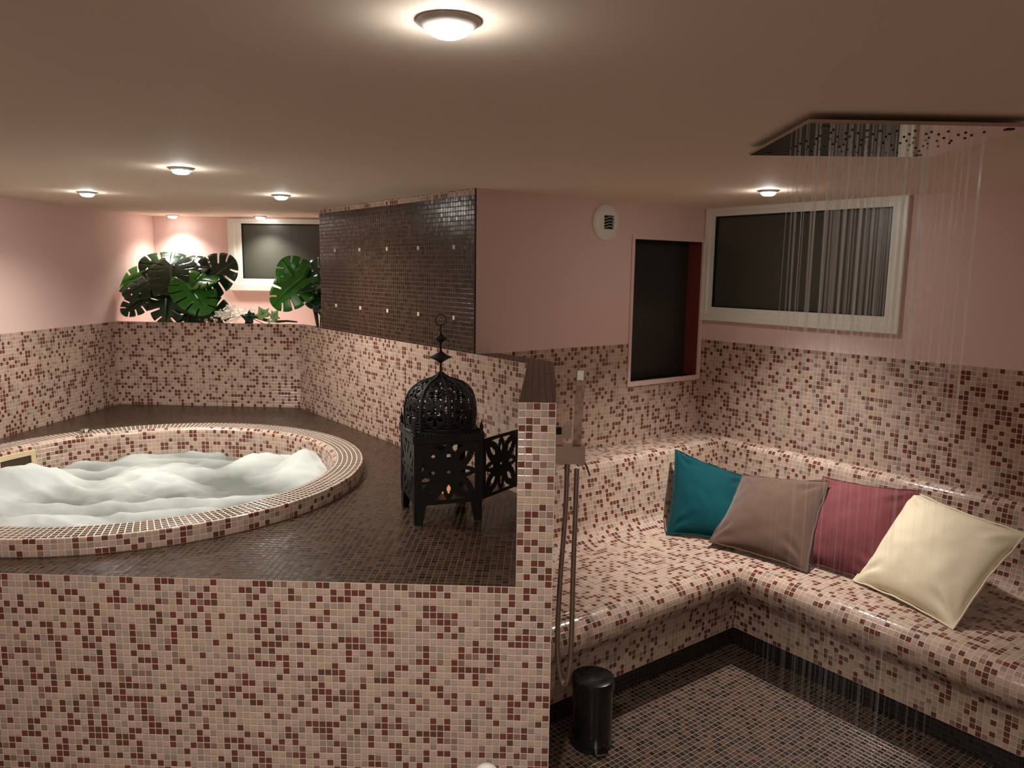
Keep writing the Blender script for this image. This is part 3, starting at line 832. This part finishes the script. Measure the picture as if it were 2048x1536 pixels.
# tealight inside
cl = LC + LX * .02 - LY * .015
tl = empty('tealight_candle', (cl.x, cl.y, ZD + .086), 'glowing orange tealight inside the pierced black lantern', 'candle')
mb = MB(); mb.lathe([(.0005, 0), (.026, 0), (.030, .045), (.028, .045), (.025, .02), (.0005, .02)], n=28); mb.build('glass_cup', MT['candle'], tl)
mb = MB(); mb.lathe([(.0005, .024), (.004, .030), (.0045, .036), (.002, .048), (.0003, .056)], n=12); mb.build('flame', MT['flame'], tl)

# ------------------------------------------------------------------ cushions
RAYO = Vector((0, 0, 1.62))
def cushion(label, TL, TR, BR, BL, mat, thick, seed, bow=.05, seam=.004):
    TL, TR, BR, BL = map(Vector, (TL, TR, BR, BL))
    base = (BL + BR) / 2
    root = empty('cushion', base, label, 'cushion', 'scatter cushions leaning on the bench')
    N_ = 56
    nrm = (TR - BL).cross(TL - BR).normalized()
    if nrm.dot(RAYO - base) < 0: nrm = -nrm
    def pt(u, v):
        ub = u + bow * (4 * v * (1 - v)) * (.5 - u) * 1.3; vb = v + bow * (4 * u * (1 - u)) * (.5 - v) * 1.3
        return (BL * (1 - ub) + BR * ub) * (1 - vb) + (TL * (1 - ub) + TR * ub) * vb - base
    def thk(u, v):
        a, b = abs(2 * u - 1), abs(2 * v - 1)
        return max(0, (1 - a ** 2.3)) ** .62 * max(0, (1 - b ** 2.3)) ** .62
    mb = MB()
    def side(sg):
        rows = []
        for j in range(N_ + 1):
            row = []
            for i in range(N_ + 1):
                u, v = i / N_, j / N_
                h_ = thk(u, v) * thick / 2
                q = Vector((u * 2.2 + seed, v * 2.2, sg))
                wr = .013 * noise.noise(q * 1.4) + .006 * noise.noise(q * 3.5)
                for cu, cv_ in ((0, 0), (1, 0), (0, 1), (1, 1)):
                    d = math.hypot(u - cu, v - cv_); a = math.atan2(abs(v - cv_), abs(u - cu))
                    wr += .010 * math.exp(-((d - .17) / .11) ** 2) * math.sin(a * (9 + 3 * noise.noise(Vector((cu, cv_, seed)))) + seed * 3 + cu * 2 + d * 9)
                edge = min(1, 6 * min(u, v, 1 - u, 1 - v))
                row.append(pt(u, v) + nrm * sg * (h_ + wr * edge))
            rows.append(row)
        mb.grid(rows if sg > 0 else [list(reversed(r)) for r in rows])
    side(1); side(-1)
    mb.build('cover', mat, root, sharp=80)
    per = [pt(i / 30, 0) for i in range(30)] + [pt(1, i / 30) for i in range(30)] + [pt(1 - i / 30, 1) for i in range(30)] + [pt(0, 1 - i / 30) for i in range(31)]
    cen = pt(.5, .5)
    per = [p + (p - cen).normalized() * (.006 + .004 * noise.noise(p * 18)) + nrm * .006 * noise.noise(p * 14 + Vector((seed, 0, 0))) for p in per]
    mb = MB(); mb.tube(per, seam, 6, cap=False); mb.build('piping', mat, root)
    return root
cushion('teal cushion standing in the bench corner behind the brown velvet one', (.860, 3.92, .700), (1.22, 3.88, .575), (1.08, 3.53, .352), (.779, 3.645, .349), cloth('teal_cotton', (7, 62, 68)), .15, 1.3)
cushion('brown velvet cushion between the teal and the mauve cushions', (1.197, 3.85, .593), (1.471, 3.461, .671), (1.276, 3.16, .355), (.941, 3.472, .37), cloth('brown_velvet', (92, 68, 55), sheen=.3, var=.2), .16, 4.1)
cushion('dusty mauve cushion between the brown velvet and the cream cushions', (1.50, 3.59, .655), (1.764, 3.236, .694), (1.524, 3.024, .352), (1.27, 3.32, .352), cloth('mauve_cotton', (112, 57, 60)), .17, 7.7)
cushion('large cream cushion at the open end of the cushion row', (1.758, 3.275, .685), (1.954, 2.803, .657), (1.619, 2.649, .35), (1.45, 3.08, .352), cloth('cream_cotton', (222, 206, 176)), .18, 11.2)

# ------------------------------------------------------------------ plants
def leaf_mesh(mb, c, tip, nrm, L, Wd, m=0, notch=5, droop=.25, hole=True):
    """split-leaf: c = petiole joint, tip = direction, nrm = face normal"""
    T_ = Vector(tip).normalized(); N_ = Vector(nrm); N_ = (N_ - T_ * N_.dot(T_)).normalized(); S_ = T_.cross(N_)
    c = Vector(c)
    def P(x, y):
        r2 = (x / Wd) ** 2; z = -droop * L * ((y / L) ** 2 * .6 + r2 * .55) + .03 * L * math.cos(abs(x) / Wd * 9) * min(1, abs(x) / Wd * 2)
        return c + T_ * y + S_ * x + N_ * z
    A_ = 150
    K = 66
    for sd in (-1, 1):
        rows = []
        kp = []
        for k in range(K + 1):
            ph = k / K
            # midrib origin slides from the base to the tip
            yo = L * (.02 + .86 * max(0, 1 - ph * 1.15) ** 1.2)
            ang = math.radians(2 + (A_ - 2) * ph ** .9)
            Rr = L * (1.0 - .36 * ph) if ph < .1 else None
            # outline: heart
            t = ph * PI * .93
            ox = Wd * (math.sin(t) ** .75) * (.98 - .1 * math.cos(t)) * .52 * 1.05
            oy = L * (.34 + .66 * math.cos(t)) - .08 * L * math.sin(t) + (-.05 * L if ph > .9 else 0)
            cell = (ph * (notch + 1)) % 1; inn_ = .06 < ph < .9
            gap = inn_ and (cell > .80)
            kp.append(gap)
            lob = 1 - (.05 * (abs(cell - .4) * 2) ** 2 if inn_ else 0)
            row = []
            for u in (0, .2, .42, .6, .8, 1):
                x = sd * ox * u * (lob if u == 1 else 1); y = yo + (oy - yo) * u - .06 * L * math.sin(PI * u) * (0.5 - ph)
                row.append(P(x, y))
            rows.append(row)
        mb.grid(rows, m, keep=lambda i, j: not (kp[i] and j >= 2))
def plant(name, loc, label, leaves, group=None):
    root = empty(name, loc, label, 'plant', group)
    for (cx, cy, cz, tip, nr, L, Wd, mt) in leaves:
        j = Vector((cx, cy, cz)) - Vector(loc)
        T_ = Vector(tip).normalized(); c0 = j - T_ * L * .35
        mb = MB(); leaf_mesh(mb, c0, tip, nr, L, Wd)
        o = mb.build('leaf', MT[mt], root); o.modifiers.new('thick', 'SOLIDIFY').thickness = .0012
        mid = c0 * .5 + Vector((c0.x * .02, 0, .05 + c0.z * .12)); st_ = Vector((c0.x * .12, c0.y * .1, 0))
        pts = [st_ * (1 - t) ** 2 + mid * 2 * t * (1 - t) + c0 * t * t for t in [i / 12 for i in range(13)]]
        mb = MB(); mb.tube(pts, lambda t: .0055 - .002 * t, 7); mb.build('stem', MT['stem'], root)
    return root
PY = 5.38
LV = [(-2.40, 5.42, 1.605, (-.75, -.3, .25), (.1, -.72, .68), .30, .31, 'leafd'),
      (-2.27, 5.40, 1.600, (.75, -.3, .15), (.05, -.72, .7), .27, .28, 'leafd'),
      (-2.32, 5.28, 1.560, (.2, -.6, -.55), (.1, -.7, .7), .26, .30, 'leafd'),
      (-2.58, 5.33, 1.535, (-.9, -.2, -.15), (-.2, -.75, .6), .25, .25, 'leaf'),
      (-2.46, 5.22, 1.495, (-.8, -.4, -.25), (.05, -.65, .75), .27, .24, 'leafd'),
      (-2.06, 5.34, 1.565, (.65, -.1, .45), (-.1, -.95, .3), .27, .30, 'leafd'),
      (-2.13, 5.18, 1.440, (.5, -.35, -.55), (.15, -.72, .65), .27, .27, 'leaf'),
      (-2.13, 5.26, 1.525, (.7, -.5, .1), (-.1, -.5, .85), .25, .22, 'leaf'),
      (-2.34, 5.24, 1.385, (-.1, -.3, -.9), (-.05, -.95, -.25), .27, .29, 'leafd'),
      (-2.56, 5.27, 1.370, (-.7, -.25, -.55), (-.3, -.8, -.3), .21, .16, 'leafd'),
      (-2.10, 5.30, 1.315, (.75, -.3, -.1), (.1, -.95, .1), .26, .25, 'leafd'),
      (-2.22, 5.32, 1.33, (-.2, -.2, -.9), (.1, -.95, -.1), .23, .22, 'leafd')]
plant('monstera_plant', (-2.215, 5.40, ZP - .07), 'bushy monstera plant with glossy split leaves at the niche corner', LV, 'monstera plants in the planter niche')
LV2 = [(-1.49, 5.22, 1.485, (-.6, -.2, -.5), (-.25, -.9, .25), .28, .30, 'leaf'),
       (-1.47, 5.27, 1.555, (-.45, -.2, .62), (-.1, -.85, .45), .23, .26, 'leaf'),
       (-1.31, 5.25, 1.59, (.6, -.2, .4), (-.2, -.85, .4), .25, .24, 'leafd'),
       (-1.33, 5.2, 1.52, (.5, -.5, .1), (.1, -.6, .8), .25, .22, 'leafd'),
       (-1.33, 5.27, 1.46, (.4, -.3, -.5), (0, -.95, .1), .24, .25, 'leafd'),
       (-1.25, 5.24, 1.39, (.5, -.3, -.7), (0, -.7, .6), .24, .2, 'leafd')]
plant('monstera_plant', (-1.345, 5.36, ZP - .07), 'tall monstera half hidden behind the dark partition', LV2, 'monstera plants in the planter niche')
# white orchid spray
OL = Vector((-1.80, 5.30, ZP - .07))
orch = empty('orchid_spray', OL, 'white orchid blossoms lying on the planter edge between the two monsteras', 'flower')
main = [Vector((.10, .02, .05)), Vector((.0, 0, .10)), Vector((-.1, -.03, .11)), Vector((-.2, -.05, .08)), Vector((-.27, -.06, .065))]
mb = MB(); mb.tube(main, .003, 6); mb.build('stem', MT['stem'], orch)
def flower(c, d, s):
    d = Vector(d).normalized(); X = d.orthogonal().normalized(); Y = d.cross(X)
    a0 = R.uniform(0, 6)
    mb = MB()
    for k in range(5):
        a = a0 + 2 * PI * k / 5; r = X * math.cos(a) + Y * math.sin(a); t = d.cross(r)
        rows = []
        for i in range(7):
            u = i / 6; wd = s * .42 * math.sin(PI * min(1, u * .9 + .1)) ** .7
            rows.append([c + r * (s * u) + t * (wd * q) + d * (s * .25 * u * u - s * .1 * q * q) for q in (-1, -.5, 0, .5, 1)])
        mb.grid(rows)
    mb.lathe([(s * .02, 0), (s * .14, s * .12), (s * .1, s * .26), (.0004, s * .3)], c=c, n=8, axis=d)
    mb.build('blossom', MT['petal'], orch)
for k, (x, z, s) in enumerate(((-.12, .135, .048), (-.06, .12, .045), (-.155, .10, .045), (-.09, .085, .045), (-.02, .105, .042), (-.2, .11, .038), (-.13, .06, .04), (.02, .13, .03))):
    flower(Vector((x, -.04 - .01 * (k % 3), z + .02)), (R.uniform(-.5, .5), -.75, R.uniform(.3, 1.0)), s)
for k, (x, z) in enumerate(((-.22, .075), (-.25, .09), (-.27, .06), (-.24, .055), (-.29, .075), (-.21, .05))):
    mb = MB(); mb.lathe([(.0005, -.013), (.009, -.006), (.010, .002), (.005, .011), (.0005, .014)], c=(x, -.06, z + .01), n=10, axis=(R.uniform(-1, 1), -.5, R.uniform(-.5, 1))); mb.build('bud', MT['bud'], orch)
# ivy sprig with a piece of bark
IL = Vector((-1.66, 5.235, ZP))
ivy = empty('ivy_sprig', IL, 'pale green ivy sprig on dark bark lying on the planter edge', 'plant')
mb = MB(); pts = [Vector((-.16, .0, .022)), Vector((-.09, .01, .045)), Vector((-.02, 0, .022)), Vector((.06, .01, .012)), Vector((.12, .02, .016)), Vector((.18, .05, .008))]
mb.tube(pts, lambda t: .016 - .011 * t, 8); mb.build('bark_piece', MT['bark'], ivy)
def ivyleaf(c, tip, nr, s, mat):
    T_ = Vector(tip).normalized(); N_ = Vector(nr); N_ = (N_ - T_ * N_.dot(T_)).normalized(); S_ = T_.cross(N_); c = Vector(c)
    out = [(0, -.35), (.35, -.5), (.75, -.3), (.62, .05), (.95, .35), (.45, .4), (.22, .7), (0, 1.1), (-.22, .7), (-.45, .4), (-.95, .35), (-.62, .05), (-.75, -.3), (-.35, -.5)]
    mb = MB(); o_ = c + N_ * s * .12
    for i in range(len(out)):
        (xa, ya), (xb, yb) = out[i], out[(i + 1) % len(out)]
        mb.poly([o_, c + S_ * xa * s + T_ * ya * s, c + S_ * xb * s + T_ * yb * s], smooth=True)
    mb.build('ivy_leaf', mat, ivy).modifiers.new('thick', 'SOLIDIFY').thickness = .001
ivyleaf((-.03, -.02, .06), (-.3, -.2, .7), (.1, -.9, .4), .06, MT['ivy'])
ivyleaf((.045, -.02, .05), (.5, -.2, .75), (-.2, -.9, .3), .055, MT['ivy'])
ivyleaf((.03, -.03, .03), (.5, -.4, -.3), (0, -.8, .6), .045, MT['ivy'])
ivyleaf((-.12, -.02, .035), (-.6, -.2, .2), (0, -.9, .2), .06, MT['leafd'])

# made-up stand-in for an unidentified white shape, only its top edge in view
px_ = PF - DF * .082
wb = empty('unknown_white_piece', (px_.x, px_.y, .052), 'stand-in for an unidentified small white shape low on the front mosaic wall', 'unidentified object')
mb = MB(); mb.lathe([(.034, 0), (.034, .004), (.030, .010), (.018, .014), (.0005, .015)], n=32, axis=(DF.y, -DF.x, 0)); mb.build('white_piece_cap', MT['white'], wb)
mb = MB(); mb.lathe([(.038, 0), (.038, .003), (.034, .004)], n=32, axis=(DF.y, -DF.x, 0)); mb.build('white_piece_ring', MT['white'], wb)
